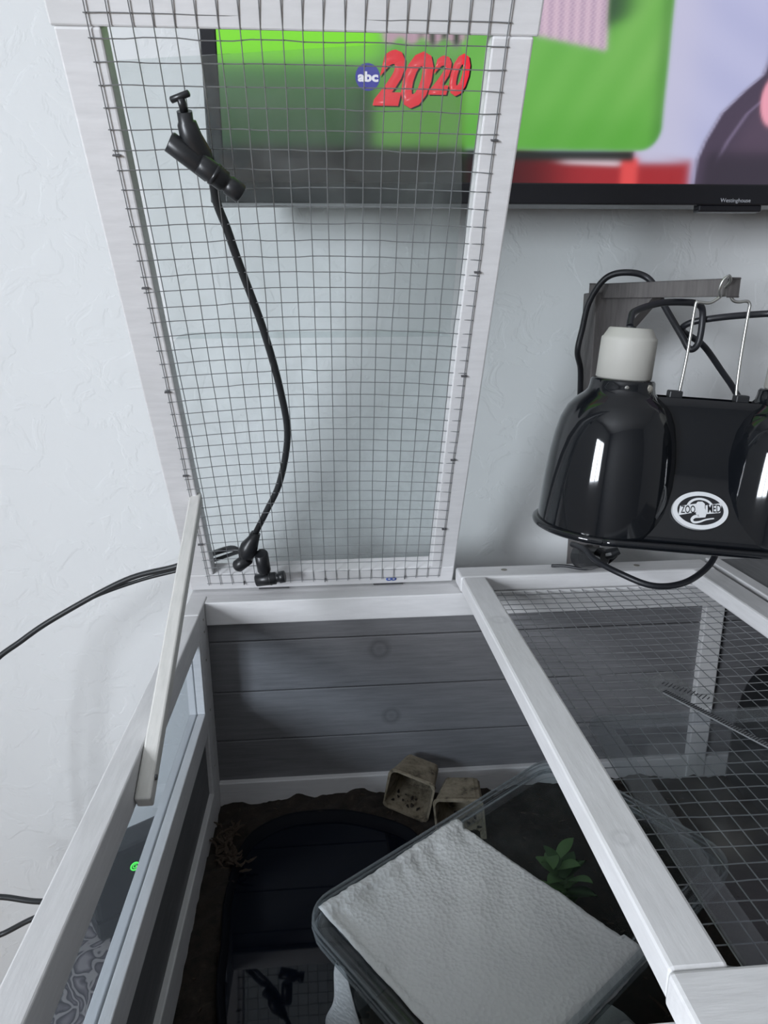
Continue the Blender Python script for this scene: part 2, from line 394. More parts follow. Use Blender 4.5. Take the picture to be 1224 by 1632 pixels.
# ------------------------------------------------------------------ closed lid (right)
def wire_grid(x0, nx, dx, y0, ny, dy, r, xf, bow):
    parts = []
    x1, y1 = x0+(nx-1)*dx, y0+(ny-1)*dy
    rng = np.random.RandomState(3)
    def d(x, y): return bow*math.sin(math.pi*(x-x0)/(x1-x0))**.8*math.sin(math.pi*min(1, max(0, (y-y0)/(y1-y0))))**.8 if x0 < x < x1 and y0 < y < y1 else 0
    for i in range(nx):
        x = x0+i*dx; j = rng.uniform(-.5, .5, 9)
        pts = [xf(x+j[min(k//3, 8)]*(0 < k < 24), y, d(x, y)) for k, y in enumerate(np.linspace(y0-2, y1+2, 25))]
        parts.append(tube_geo(pts, r, 5))
    for i in range(ny):
        y = y0+i*dy; j = rng.uniform(-.6, .6, 9)
        pts = [xf(x, y+j[min(k//3, 8)]*(0 < k < 24), d(x, y)+.7) for k, x in enumerate(np.linspace(x0-2, x1+2, 25))]
        parts.append(tube_geo(pts, r, 5))
    return merge(parts)
LT = 17.6
l2 = tag(empty('mesh_lid', (448, -270, 0)), 'closed white framed wire mesh lid lying flat on the enclosure', 'lid')
box('side_rail', 300, 327, -520, -35, -.4, LT, M_whiteY, l2, 2.2)
box('side_rail', 563, 590, -520, -35, -.4, LT, M_whiteY, l2, 2.2)
box('back_rail', 299, 591, -35, -2, -.2, LT, M_whiteX, l2, 2.2)
box('front_rail', 298.5, 592, -549, -520, -.2, LT+.5, M_whiteX, l2, 2.2)
V, Fc = wire_grid(318, 20, 13.1, -531, 40, 12.8, .40, lambda x, y, d: (x, y, -.9-d), 3)
mesh('wire_mesh', V, Fc, M_wire, l2)
for (sx, sy) in ((352, -16), (506, -17)):
    V, Fc = tube_geo([(sx, sy, LT-1), (sx, sy, LT+.4)], 3.4, 10); mesh('screw', V, Fc, M_screw, l2)

# ------------------------------------------------------------------ open lid (left), leaning out over the box
AL = .4971
sA, cA = math.sin(AL), math.cos(AL)
def LM(x, s, n): return (x, -s*sA+n*cA, s*cA+n*sA)
l1 = tag(empty('mesh_lid', (148, 0, 0)), 'open white framed wire mesh lid propped up in front of the television', 'lid')
box('bottom_rail', 0, 296, 0, 25, 0, 18, M_white, l1, 1.4, LM)
box('top_rail', -2, 299, 527, 556, 0, 18, M_white, l1, 1.4, LM)
box('side_rail', 0, 28, 25, 527, 0, 18, M_white, l1, 1.4, LM)
box('side_rail', 269, 296, 25, 527, 0, 18, M_white, l1, 1.4, LM)
V, Fc = wire_grid(21.5, 21, 12.85, 11.5, 43, 12.75, .385, lambda x, s, d: LM(x, s, -1.4+d), 9)
mesh('wire_mesh', V, Fc, M_wire, l1)
for k in range(5):
    for x in (21.5, 278.5):
        s = 75+k*95+(12 if x > 100 else 0)
        box('staple', x-2.6, x+2.6, s-.5, s+.5, -2.6, 0, M_staple, l1, .3, LM)
for x in (60, 150, 240):
    box('staple', x-.5, x+.5, 9, 14, -2.6, 0, M_staple, l1, .3, LM)
text_mesh('pencil_mark', '8', 219, 231, 5, 11, M_blue, l1, lambda x, z, d: LM(x, z, -.2-d), bold=.01, rot=1)['label'] = 'small blue figure 8 lying sideways'
# hinges
for hx in (75, 205): box('hinge', hx, hx+34, -3.5, -.5, 1, 17, M_staple, l1, .5, LM)
# clear sheets fixed behind the opening
def rounded(x0, x1, y0, y1, r, seg=6):
    out = []
    for cx, cy, a0 in ((x1-r, y1-r, 0), (x0+r, y1-r, 90), (x0+r, y0+r, 180), (x1-r, y0+r, 270)):
        for k in range(seg+1):
            a = math.radians(a0+90*k/seg); out.append((cx+r*math.cos(a), cy+r*math.sin(a)))
    return out
def plate(name, outline, n0, n1, mat, parent, xf):
    k = len(outline); V = [xf(x, y, n0) for x, y in outline]+[xf(x, y, n1) for x, y in outline]
    Fc = [tuple(range(k)), tuple(range(2*k-1, k-1, -1))]+[(i, (i+1) % k, k+(i+1) % k, k+i) for i in range(k)]
    return mesh(name, V, Fc, mat, parent)
up = plate('clear_sheet', [(30, 305), (266, 305), (264, 420), (253, 521.5), (30, 506)], 18.3, 19.8, M_sheet, l1, LM)
up['label'] = 'scuffed clear plastic sheet over the upper opening'
lo = plate('clear_sheet', rounded(27, 272, 10, 309, 18), 20.0, 21.5, M_sheet2, l1, LM)
lo['label'] = 'clear plastic sheet with rounded corners over the lower opening'

# prop stick
pr = tag(empty('prop_stick', (26, -310, -30)), 'thin pale wooden stick propping the open mesh lid', 'stick')
A = np.array((26.5, -322., -20)); B = np.array((26., -64., 121)); ax = (B-A)/np.linalg.norm(B-A)
nx = np.array((1., 0, 0)); nz = np.cross(nx, ax)
Ln = np.linalg.norm(B-A)
def PM(x, y, z): return tuple(A+nx*x+ax*y+nz*z)
bm = bmesh.new(); bm_box(bm, -5.6, 5.6, -10, Ln+4, -6, 6, 1.5)
from_bm('stick', bm, M_prop, pr, xf=PM)
V, Fc = tube_geo([(32.2, -318, -14), (33.4, -318, -14)], 2, 10); mesh('pivot_screw', V, Fc, M_staple, pr)

# ================================================================== MISTING LINE ON THE OPEN LID
mt_ = tag(empty('misting_line', (90, -100, 200)), 'black misting tube with nozzles threaded through the open mesh lid', 'misting line')
tb = [(83, 450, 2), (83, 423, 6), (88, 402, 7), (93.5, 376, 8), (107.5, 317, 9), (117.5, 255, 9), (120, 206, 9), (109, 151, 8), (93, 113, 7), (80, 86, 4), (73, 70, 0)]
tube('tube', [LM(*p) for p in tb], 3.2, M_tube, mt_)
def cyl(name, pts, r, parent, rad=None, mat=M_blackpl, seg=14):
    return tube(name, [LM(*p) for p in pts], r, mat, parent, seg, True, 1, False, rad, False)
nb = cyl('nozzle_body', [(72, 484, -8), (72, 478, -8), (72.4, 477, -8), (74, 468, -8), (78, 458, -8), (83, 444, -6)], 5, mt_, [5, 5, 6.4, 7.6, 8.2, 5.8])
cyl('valve_stem', [(71, 492, -9), (72, 483, -8)], 2.6, nb)
cyl('valve_key', [(64.5, 490.3, -9), (65, 490.5, -9), (76.5, 494.5, -9), (77, 494.7, -9)], 2, nb, [1.2, 2.1, 2.1, 1.2])
cyl('nozzle', [(60, 467.5, -13), (60.5, 467.2, -13), (84, 448, -13), (85, 447, -13)], 6, mt_, [5.8, 6.7, 6.7, 5.6])
nz_ = cyl('nozzle', [(78, 455, -15), (78.6, 454.6, -15), (93, 443, -15), (93.5, 442.5, -15), (95, 441.5, -15), (95.5, 441, -15), (103, 435, -15), (103.5, 434.6, -15)], 6, mt_, [6, 7, 7, 5.6, 5.6, 6.5, 6.5, 5.4])
cyl('nozzle_collar', [(86, 448.6, -15), (88, 447, -15)], 7.6, nz_)
# lower group
nb2 = cyl('nozzle_body', [(80, 86, 3), (77, 80, 0), (72, 72, -4), (69, 66, -6), (67, 56, -6)], 6, mt_, [5, 6.2, 9.4, 9.4, 7.4])
cyl('nozzle', [(70, 60, -9), (69.5, 59.5, -9), (58, 50, -11), (57, 49, -11)], 6, mt_, [5.8, 7, 7, 5.8])
cyl('nozzle', [(84, 67, -9), (84.2, 66, -9), (85.5, 44, -12), (85.5, 42, -12)], 6.2, mt_, [6.2, 7.2, 7.2, 6.2])
nz2 = cyl('nozzle', [(76, 29.5, -14), (76.6, 29.7, -14), (97, 34.5, -16), (97.5, 34.6, -16), (101, 35.4, -16), (101.5, 35.5, -16), (107, 36.7, -16), (107.5, 36.8, -16)], 6, mt_, [5.8, 6.9, 6.9, 5, 5, 6.5, 6.5, 5.4])
cyl('nozzle_collar', [(91, 33.2, -15.5), (92.5, 33.5, -15.5)], 7.3, nz2)
# feed tube leaving the lid to the left and arching over the wall
feed = [LM(70, 58, 3), LM(61, 52, 8), LM(48, 49.5, 16), (20, 10, 38), (-20, 20, 22), (-76, 20, 8), (-150, 10, -28), (-190, 0, -52), (-226, -15, -80), (-265, -40, -150), (-285, -50, -250), (-285, -45, -350), (-275, -35, -420), (-261, -20, -434), (-221, -20, -414), (-180, -20, -400), (-140, -10, -400)]
tube('feed_tube', feed, 3.3, M_tube, mt_)
tube('return_tube', [LM(66, 54, 4), LM(58, 48, 12), (25, 8, 32), (-16, 22, 17), (-60, 24, 6), (-110, 17, -9), (-150, 10, -28)], 2.2, M_tube, mt_)

# pump box with a green light and its cable
RZ = math.radians(34)
LX, LZ = -9, 90
def GM(x, y, z): return (-111+x*math.cos(RZ)-y*math.sin(RZ), 37+x*math.sin(RZ)+y*math.cos(RZ), TZ+z)
pb = tag(empty('pump_box', (-111, 37, TZ)), 'dark box with a round green light behind the side window', 'pump box')
box('case', -60, 60, -35, 5, 0, 119, M_blackpl, pb, 6, GM)
box('lid_band', -60.6, 60.6, -35.6, 5.6, 30, 33, M_tvcase, pb, .5, GM)
V, Fc = tube_geo([GM(LX, -34.5, LZ), GM(LX, -36.5, LZ)], 6.5, 20); lamp_ = mesh('indicator_ring', V, Fc, M_tvcase, pb)
M_led = emit('green_led', (.10, 1, .12, 1), 1.6)
V, Fc = tube_geo([GM(LX+5*math.cos(a), -37, LZ+5*math.sin(a)) for a in np.linspace(0, 2*math.pi, 24, endpoint=False)], 1, 6, True)
mesh('indicator_light', V, Fc, M_led, lamp_)
text_mesh('indicator_letter', 'G', LX-2.8, LX+2.8, LZ-3, LZ+3, M_led, lamp_, lambda x, z, d: GM(x, -36.6-d, z), bold=.02)
tag(tube('power_cable', [(-330, -30, -360), (-300, -25, -372), (-253, -20, -378), (-203, -20, -389), (-150, -5, -395), (-110, 20, -400)], 3.4, M_tube), 'black cable running to the dark box left of the enclosure', 'cable')

# ================================================================== TELEVISION
TX0, TX1, TZ0, TZ1, TY = 52, 1105, 401, 1020, -10
tv = tag(empty('television', (578, 60, TZ0)), 'large flat television on the wall showing a green and lavender picture', 'television')
bm = bmesh.new()
bm_box(bm, TX0, TX0+15, TY, TY+30, TZ0, TZ1, 1.5); bm_box(bm, TX1-15, TX1, TY, TY+30, TZ0, TZ1, 1.5)
bm_box(bm, TX0+14, TX1-14, TY, TY+30, TZ0, TZ0+20, 1.5); bm_box(bm, TX0+14, TX1-14, TY, TY+30, TZ1-15, TZ1, 1.5)
bez = from_bm('bezel', bm, M_tvcase, tv)
box('rear_case', TX0+6, TX1-6, TY+8, TY+46, TZ0+5, TZ1-6, M_tvcase, tv, 4)
box('wall_mount', 420, 740, TY+46, WB, 560, 820, M_staple, tv, 0)
box('sensor_bar', 541, 608, TY+2, TY+14, TZ0-6, TZ0+1, M_tvcase, tv, 1.5)
text_mesh('maker_name', 'Westinghouse', 562, 594, 402.5, 407.5, M_grey_txt, bez, lambda x, z, d: (x, TY-.05-d, z), bold=.005, depth=.15)
# the picture on the screen: a grid of coloured points that emit
gx = np.arange(TX0+14, TX1-13.9, 2.2); gz = np.concatenate([np.arange(TZ0+19, 600, 1.6), np.arange(600, TZ1-13, 12.)])
X, Z = np.meshgrid(gx, gz)
def lin(r, g, b): return np.array(srgb(r, g, b)[:3])
def sg(v, s): return 1/(1+np.exp(-np.clip(v/s, -40, 40)))
def lay(C, mask, c): return C*(1-mask[..., None])+mask[..., None]*np.asarray(c)
wob = np.sin(X*.11)+np.sin(Z*.17+X*.05)
C = np.zeros(X.shape+(3,))+lin(196, 198, 234)
C = lay(C, .35*(.5+.5*np.sin(X*.06+Z*.11)), lin(176, 180, 222))
# red strip along the bottom
red = sg(447-Z-3*np.sin(X*.05), 1.2)*sg(528-X, 2)
C = lay(C, red, lin(172, 44, 50)); C = lay(C, red*sg(392-X, 12), lin(96, 22, 26))
C = lay(C, sg(Z-437.5-(X-430)*-.03, .9)*sg(446-Z, .9)*sg(X-396, 4)*sg(456-X, 3), lin(238, 214, 224))
C = lay(C, sg(Z-440, 1.5)*sg(X-468, 3)*sg(523-X, 10), lin(206, 205, 232))
C = lay(C, sg(444-Z, 1)*sg(X-456, 1.5)*sg(473-X, 1.5), lin(236, 84, 84))
# dark line under the green block
C = lay(C, sg(451-Z, 1)*sg(Z-441, 1.2)*sg(468-X, 1), lin(38, 46, 42))
# green block with a rounded lower right corner
ex = np.maximum(X-470, 0); ez = np.maximum(474-Z, 0)
edge = 24-np.sqrt(ex**2+ez**2)+(Z-474)*.015*(Z > 474)
g = sg(edge, .9)*sg(X-40, 1)*sg(Z-450, .8)
C = lay(C, g, lin(116, 190, 84)); C = lay(C, g*.5*sg(X-440, 14)*sg(Z-500, 10), lin(140, 200, 104))
C = lay(C, g*.45*sg(478-Z, 6), lin(78, 164, 48)); C = lay(C, g*.25*(.5+.5*np.sin(X*.16-Z*.1)), lin(84, 172, 52))
C = lay(C, g*.55*sg(X-485, 2.5), lin(70, 128, 56))
# left side of the picture
lf = sg(298-X, 1.5)
C = lay(C, lf*sg(Z-520-(X-70)*.02, 1.5)*sg(216-X, 5), lin(134, 236, 44))
C = lay(C, lf*sg(519-Z, 5)*sg(215-X, 4), lin(58, 112, 48))
C = lay(C, lf*sg(492-Z, 12)*sg(215-X, 6)*.85, lin(34, 66, 36))
dd = np.sqrt((np.maximum(168-X, 0))**2+np.maximum(0, 480-Z)**2)
C = lay(C, lf*sg(X-196+np.maximum(470-Z, 0)*.3, 4)*sg(213-X-np.maximum(470-Z, 0)*.3, 4)*sg(500-Z, 8), lin(26, 34, 28))
C = lay(C, lf*sg(X-212, 4)*sg(528-Z, 4), lin(96, 158, 60))
C = lay(C, lf*sg(452-Z, 2), lin(10, 12, 12)); C = lay(C, sg(340-X, 20)*sg(447-Z, 2), lin(14, 10, 12))
# ribbed jacket hem
j1 = sg(X-364, 1)*sg(433-X, 1.2)*sg(Z-549+(X-364)*.17, 1.2)
C = lay(C, j1, lin(216, 186, 206)); C = lay(C, j1*(.5+.5*np.sin(X*.62))*.55, lin(160, 132, 168)); C = lay(C, j1*.4*(.5+.5*np.sin(X*1.1+Z*1.3)), lin(240, 220, 232))
C = lay(C, sg(X-432, 1.2)*sg(455-X, 6)*sg(Z-556-(X-432)*.4, 3), lin(54, 84, 58))
j2 = lf*sg(X-219, 1.5)*sg(Z-541-3*np.sin(X*.3), 1.2)
C = lay(C, j2, lin(190, 160, 176)); C = lay(C, j2*sg(X-255, 4)*(.5+.5*np.sin(X*.55)), lin(40, 66, 38))
# dark suit on the right
cx = np.interp(Z, [415, 443, 460, 485, 505, 519, 530, 545, 600, 1020], [530, 532.5, 539, 553, 574, 591, 595, 598, 604, 640])
su = sg(X-cx, .9)
C = lay(C, su, lin(78, 66, 86)); C = lay(C, su*sg(X-cx-34, 5)*.6, lin(96, 78, 98))
C = lay(C, su*np.exp(-((X-cx-22-(Z-440)*.12)/2.0)**2)*.6, lin(142, 128, 160)); C = lay(C, su*np.exp(-((X-cx-1)/1.4)**2)*.7, lin(196, 190, 226))
C = lay(C, su*sg(X-cx-10, 2)*sg(450-Z, 3), lin(58, 50, 64))
C = lay(C, sg(1-np.sqrt(((X-606)/13)**2+((Z-496)/22)**2), .05), lin(250, 170, 190))
C = np.clip(C, 0, 1)
nz, nxg = X.shape
V = np.stack([X.ravel()*S, np.full(X.size, (TY+1.0)*S), Z.ravel()*S], 1)
idx = np.arange(X.size).reshape(nz, nxg)
Fq = np.stack([idx[:-1, :-1], idx[:-1, 1:], idx[1:, 1:], idx[1:, :-1]], -1).reshape(-1, 4)
me = bpy.data.meshes.new('screen'); me.from_pydata(V.tolist(), [], Fq.tolist())
at = me.color_attributes.new('picture', 'FLOAT_COLOR', 'POINT')
at.data.foreach_set('color', np.concatenate([C.reshape(-1, 3), np.ones((X.size, 1))], 1).astype(np.float32).ravel())
mt, nt, b = new_mat('screen_picture'); an = N(nt, 'ShaderNodeAttribute'); an.attribute_name = 'picture'
nt.links.new(an.outputs['Color'], b.inputs['Emission Color']); b.inputs['Emission Strength'].default_value = .85
b.inputs['Base Color'].default_value = (.012, .012, .014, 1); b.inputs['Roughness'].default_value = .35
scr = link('screen', me, mt, tv)
# broadcast logo on the picture
TVP = lambda off: (lambda x, z, d: (x, TY+.9-off-d, z))
V, Fc = tube_geo([(204.8, TY+.9, 511), (204.8, TY+.6, 511)], 11.6, 40); mesh('picture_disc', V, Fc, emit('logo_blue', srgb(62, 62, 170), .85), scr)
M_lw = emit('logo_white', srgb(238, 236, 250), .95)
text_mesh('picture_lettering', 'abc', 195.4, 214.8, 506.8, 515.6, M_lw, scr, TVP(.4), bold=.045, depth=.1)
M_lr = emit('logo_red', srgb(238, 44, 60), .95); M_lk = emit('logo_shadow', srgb(20, 16, 20), .3)
for nm, body, x0, x1, z0, z1 in (('picture_numeral', '2', 209, 240, 487, 534), ('picture_numeral', '0', 236, 267, 485, 533), ('picture_numeral', '2', 262, 284, 497, 530), ('picture_numeral', '0', 282, 302, 496, 532)):
    text_mesh('picture_shadow', body, x0+1.5, x1+1.5, z0-1, z1-1, M_lk, scr, TVP(.35), .35, .05, .05)
    text_mesh(nm, body, x0, x1, z0, z1, M_lr, scr, TVP(.5), .35, .05, .1)

# ================================================================== LAMP BRACKET
br = tag(empty('lamp_bracket', (452, 40, 0)), 'grey stained wooden bracket on the wall holding the lamp', 'bracket')
box('post', 448, 474, 14, 52, -60, 318, M_post, br, 1.2)
a0 = np.array((449., 32)); a1 = np.array((508., -138)); ad = (a1-a0)/np.linalg.norm(a1-a0); an_ = np.array((-ad[1], ad[0]))
AR = np.linalg.norm(a1-a0)
def AM(l, w_, z): p = a0+ad*l-an_*w_; return (p[0], p[1], z-l*.02)
box('arm', -2, AR, 0, -13, 312, 327, M_post, br, 1, AM)
bm = bmesh.new()
vs = [bm.verts.new(p) for p in ((20, -4, 312), (88, -4, 312), (20, -4, 250), (20, -16, 312), (88, -16, 312), (20, -16, 250))]
for f in ((0, 1, 2), (3, 5, 4), (0, 3, 4, 1), (1, 4, 5, 2), (2, 5, 3, 0)): bm.faces.new([vs[i] for i in f])
from_bm('brace', bm, M_post, br, xf=AM)

# ================================================================== TWIN DOME LAMP
LO = np.array((503., -130, 219)); yw, rl = math.radians(9), math.radians(4.2)
ex_ = np.array((math.cos(yw)*math.cos(rl), -math.sin(yw)*math.cos(rl), -math.sin(rl)))
ey_ = np.array((math.sin(yw), math.cos(yw), 0.)); ez_ = np.cross(ex_, ey_)
def FM(x, y, z): return tuple(LO+ex_*x+ey_*y+ez_*z)
lm = tag(empty('twin_dome_lamp', tuple(LO)), 'glossy black twin dome reptile lamp with white ceramic sockets', 'lamp')
HS = 76
def lathe(name, prof, cx, mat, parent, seg=48, smooth=True):
    V, Fc = [], []
    for r, z in prof:
        for k in range(seg):
            a = 2*math.pi*k/seg; V.append(FM(cx+r*math.cos(a), r*math.sin(a), z))
    for i in range(len(prof)-1):
        for k in range(seg): Fc.append((i*seg+k, i*seg+(k+1) % seg, (i+1)*seg+(k+1) % seg, (i+1)*seg+k))
    if prof[0][0] > .5: Fc.append(tuple(range(seg)))
    o = mesh(name, V, Fc, mat, parent)
    if smooth:
        for f in o.data.polygons: f.use_smooth = len(f.vertices) == 4
    return o
dome = [(26, 13), (27.5, 12.6), (28.5, 11), (29, 6), (30, 2), (33.5, -2), (40, -7), (46, -14), (51, -25), (54.6, -40), (57.2, -58), (59, -80), (60, -102), (60.6, -122), (60.6, -127), (59.4, -127), (58.6, -104), (55.6, -60), (49, -28), (38, -9), (20, -2)]
for k, cx in enumerate((-HS, HS)):
    dm = lathe('dome', dome, cx, M_enamel, lm)
    sk = lathe('socket', [(18, 58), (19, 57.4), (22.8, 50.5), (24.2, 49.2), (24.4, 47), (24.6, 14), (23, 13)], cx, M_ceram, lm, 36)
    V, Fc = tube_geo([FM(cx, 0, 57), FM(cx, 0, 59.5)], 4.5, 12); mesh('cord_grip', V, Fc, M_blackpl, sk)
    for dx, rr in ((-3, 1.9), (18, 3.4)):
        yy = -math.sqrt(max(28.6**2-dx*dx, 0))
        V, Fc = tube_geo([FM(cx+dx, yy+2, 7), FM(cx+dx, yy-.8, 7), FM(cx+dx, yy-1.6, 7)], rr, 12, rad=[rr, rr, rr*.5]); mesh('rivet', V, Fc, M_steel if rr < 3 else M_screw, dm)
# saddle between the domes
sec = [(-11, 0), (-13, -3), (-15, -25), (-19, -50), (-29, -78), (-42, -102), (-53, -118), (-57.5, -127)]
ring = sec+[(-y, z) for y, z in sec[::-1]]
V, Fc = [], []; nst = 9
for i in range(nst):
    x = -HS+10+(2*HS-20)*i/(nst-1)
    for y, z in ring: V.append(FM(x, y, z))
k = len(ring)
for i in range(nst-1):
    for q in range(k-1): Fc.append((i*k+q, i*k+q+1, (i+1)*k+q+1, (i+1)*k+q))
sd = mesh('saddle', V, Fc, M_enamel, lm)
for f in sd.data.polygons: f.use_smooth = True
# rolled rim round both domes
rim = []
for a in np.linspace(-90, 90, 24): rim.append((HS+62*math.cos(math.radians(a)), 62*math.sin(math.radians(a)), -126))
for a in np.linspace(90, 270, 24): rim.append((-HS+62*math.cos(math.radians(a)), 62*math.sin(math.radians(a)), -126))
tube('rim', [FM(*p) for p in rim], 3.6, M_enamel, lm, 10, True, 4, True)
# wire hanger and its feet
wr = [(-26, -4, 3), (-25, -3, 8), (-23, 0, 40), (-23.5, 0, 80), (-21.5, 0, 83.5), (-12, 0, 83.5), (-6, 0, 87), (-1, 0, 92), (1.5, 0, 93.5), (4, 0, 92), (8, 0, 87), (13, 0, 86), (20, 0, 87), (23, 0, 84), (23, 0, 78), (24, 0, 40), (25, -3, 8), (27, -4, 3)]
tube('wire_hanger', [FM(*p) for p in wr], 1.35, M_steel, lm, 8, True, 4)
for fx in (-29, 30):
    bm = bmesh.new(); bm_box(bm, fx-6, fx+6, -8, 2, -1, 6, 1.2); from_bm('hanger_clip', bm, M_blackpl, lm, xf=FM)
# maker's oval plate on the saddle
p0, p1 = np.array((-29., -78)), np.array((-53., -118)); dv = (p1-p0)/np.linalg.norm(p1-p0); nv = np.array((dv[1], -dv[0]))
if nv[0] > 0: nv = -nv
pc = np.array((-38.5, -97.0))
def OM(x, z, d):
    q = pc-dv*z+nv*(4.2+d); xr, zr = x, z
    return FM(x, q[0], q[1])
TL_ = math.radians(5)
def rotOM(d0): return lambda x, z, d: OM(-2+x*math.cos(TL_)-z*math.sin(TL_), x*math.sin(TL_)+z*math.cos(TL_), d0+d)
def ell(a, b_, n=48): return [(a*math.cos(2*math.pi*i/n), b_*math.sin(2*math.pi*i/n)) for i in range(n)]
def oplate(name, outline, d0, d1, mat, parent): return plate(name, outline, d0, d1, mat, parent, lambda x, z, d: rotOM(0)(x, z, d))
badge = oplate('oval_badge', ell(24.5, 17.5), -3, .6, M_stick_w, sd)
sub = oplate('badge_field', ell(20.3, 13.6), .6, .8, M_stick_b, lm)
sub['label'] = 'black field of the oval maker badge'
V, Fc = [], []
def bpart(name, outline, mat=M_stick_w, d=(.8, 1.0)): return oplate(name, outline, d[0], d[1], mat, sub)
bpart('badge_banner', [(-20, -4.5), (-3, -1.5), (-3, 6.2), (-17.5, 4.2)]); bpart('badge_banner', [(4, -3.6), (17, -2.4), (19.5, 6.6), (5, 4.6)])
for body, x0, x1, z0, z1 in (('ZOO', -17.8, -4.6, -2.6, 4.4), ('MED', 6, 18, -2.2, 5.2)):
    text_mesh('badge_lettering', body, x0, x1, z0, z1, M_stick_b, sub, rotOM(1.0), .2, .012, .15)
arc = [(12.5*math.cos(a), 1.0+10.6*math.sin(a)) for a in np.linspace(.35, math.pi-.35, 20)]
arc += [(10.4*math.cos(a), 1.0+8.6*math.sin(a)) for a in np.linspace(math.pi-.35, .35, 20)]
bpart('badge_arc', arc)
bpart('badge_figure', [(-3.5, 6), (-1.5, 8), (2.5, 8), (4.5, 6), (4, 2), (5, -3), (3.5, -6.5), (-2, -7), (-4.5, -3), (-3, 1)])
tl = catmull([(-2, -5.5), (-6, -6), (-8.6, -8.5), (-7, -11), (-2, -10.6), (4, -8.6), (11, -7.6)], 6)
nrm = [np.array((-(tl[min(i+1, len(tl)-1)]-tl[max(i-1, 0)])[1], (tl[min(i+1, len(tl)-1)]-tl[max(i-1, 0)])[0])) for i in range(len(tl))]
nrm = [v/np.linalg.norm(v) for v in nrm]; wd = np.linspace(1.5, .5, len(tl))
bpart('badge_tail', [tuple(p+v*h) for p, v, h in zip(tl, nrm, wd)]+[tuple(p-v*h) for p, v, h in list(zip(tl, nrm, wd))[::-1]])

# hook in the arm end
hk = [(503, -136, 309), (500, -141, 309), (497, -144, 314), (498, -146, 321), (503, -146, 325), (507, -142, 321), (506, -136, 316)]
tag(tube('hook', hk, 1.2, M_steel, None, 8), 'small bright steel screw hook in the bracket arm', 'hook')

# lamp cords
cA_ = [(431, -119, 284), (434, -113, 290), (441, -105, 297), (470, -90, 304), (498, -80, 305), (516, -75, 303), (523, -72, 294), (522, -72, 268), (515, -70, 261), (509, -62, 274), (498, -40, 304), (489, -22, 329), (469, -15, 336), (450, -5, 331), (438, 5, 308), (434, 10, 280), (431, 12, 256), (440, 24, 236), (446, 36, 200)]
tube('cord', cA_, 3.2, M_cord, lm)
cB_ = [(582, -141, 272), (588, -135, 284), (586, -115, 294), (578, -90, 294), (541, -75, 291), (518, -60, 286), (516, -50, 278), (541, -45, 264), (564, -45, 238), (582, -45, 216), (609, -40, 178), (625, -20, 120), (630, 0, 60)]
tube('cord', cB_, 3.2, M_cord, lm)
cl = [(424, -30, 50), (426, -62, 55), (430, -85, 50), (445, -112, 45), (471, -130, 38), (505, -127, 39), (538, -110, 50), (555, -90, 64), (560, -60, 80), (560, -20, 90)]
tag(tube('cord_loop', cl, 3.2, M_cord), 'black cord hanging in a loop below the lamp rim', 'cord')
pl = tag(empty('plug', (440, -45, 18)), 'black plug lying on the lid rail below the lamp', 'plug')
V, Fc = tube_geo([(434, -20, 34), (436, -24, 34), (440, -40, 38), (441, -46, 39), (446, -60, 44), (448, -64, 45)], 12, 16, rad=[10, 13, 14, 12, 11, 7]); mesh('plug_body', V, Fc, M_blackpl, pl)
V, Fc = tube_geo([(445, -55, 44), (457, -60, 48), (464, -62, 52)], 5, 12, rad=[6, 6, 4]); mesh('plug_tail', V, Fc, M_blackpl, pl)
tube('plug_cable', [(408, -12, 19), (422, -20, 21), (440, -34, 22), (456, -48, 32), (464, -56, 44)], 1.7, M_cord, pl)

# ================================================================== INSIDE THE ENCLOSURE
dish_pts = [(66, -330), (55, -280), (53, -235), (49, -185), (60, -114), (95, -82), (135, -76), (172, -80), (225, -106), (243, -135), (250, -185), (244, -232), (222, -272), (184, -304), (152, -330), (132, -362), (116, -392), (88, -378)]
outl = np.array(catmull([(x, y, 0) for x, y in dish_pts], 5, True))[:, :2]
DC = outl.mean(0)
def dish_d(x, y):
    """about how far (x, y) is inside the dish outline: <1 inside"""
    v = np.array((x, y))-DC; a = math.atan2(v[1], v[0])
    an2 = np.arctan2(outl[:, 1]-DC[1], outl[:, 0]-DC[0]); i = np.argmin(np.abs(np.angle(np.exp(1j*(an2-a)))))
    return np.linalg.norm(v)/np.linalg.norm(outl[i]-DC)
def soil_z(x, y):
    z = -247+5*math.sin(x*.021+1)*math.sin(y*.026)+2.4*math.sin(x*.09+y*.05)+1.6*math.sin(x*.17-y*.21)
    return z-(3 if y > -70 else 0)
sx_ = np.arange(18, 722, 7.); sy_ = np.arange(EY0+18, -30, 7.)
V = []; rng = np.random.RandomState(5)
for y in sy_:
    for x in sx_:
        z = soil_z(x, y)+rng.uniform(-1.6, 1.6); d = dish_d(x, y)
        if d < 1.0: z = -296
        V.append((x, y, z))
nx_ = len(sx_)
Fc = [(j*nx_+i, j*nx_+i+1, (j+1)*nx_+i+1, (j+1)*nx_+i) for j in range(len(sy_)-1) for i in range(nx_-1)]
so = mesh('soil', V, Fc, M_soil, None, True); so['kind'] = 'stuff'; so['label'] = 'dark brown soil covering the floor of the enclosure'; so['category'] = 'soil'
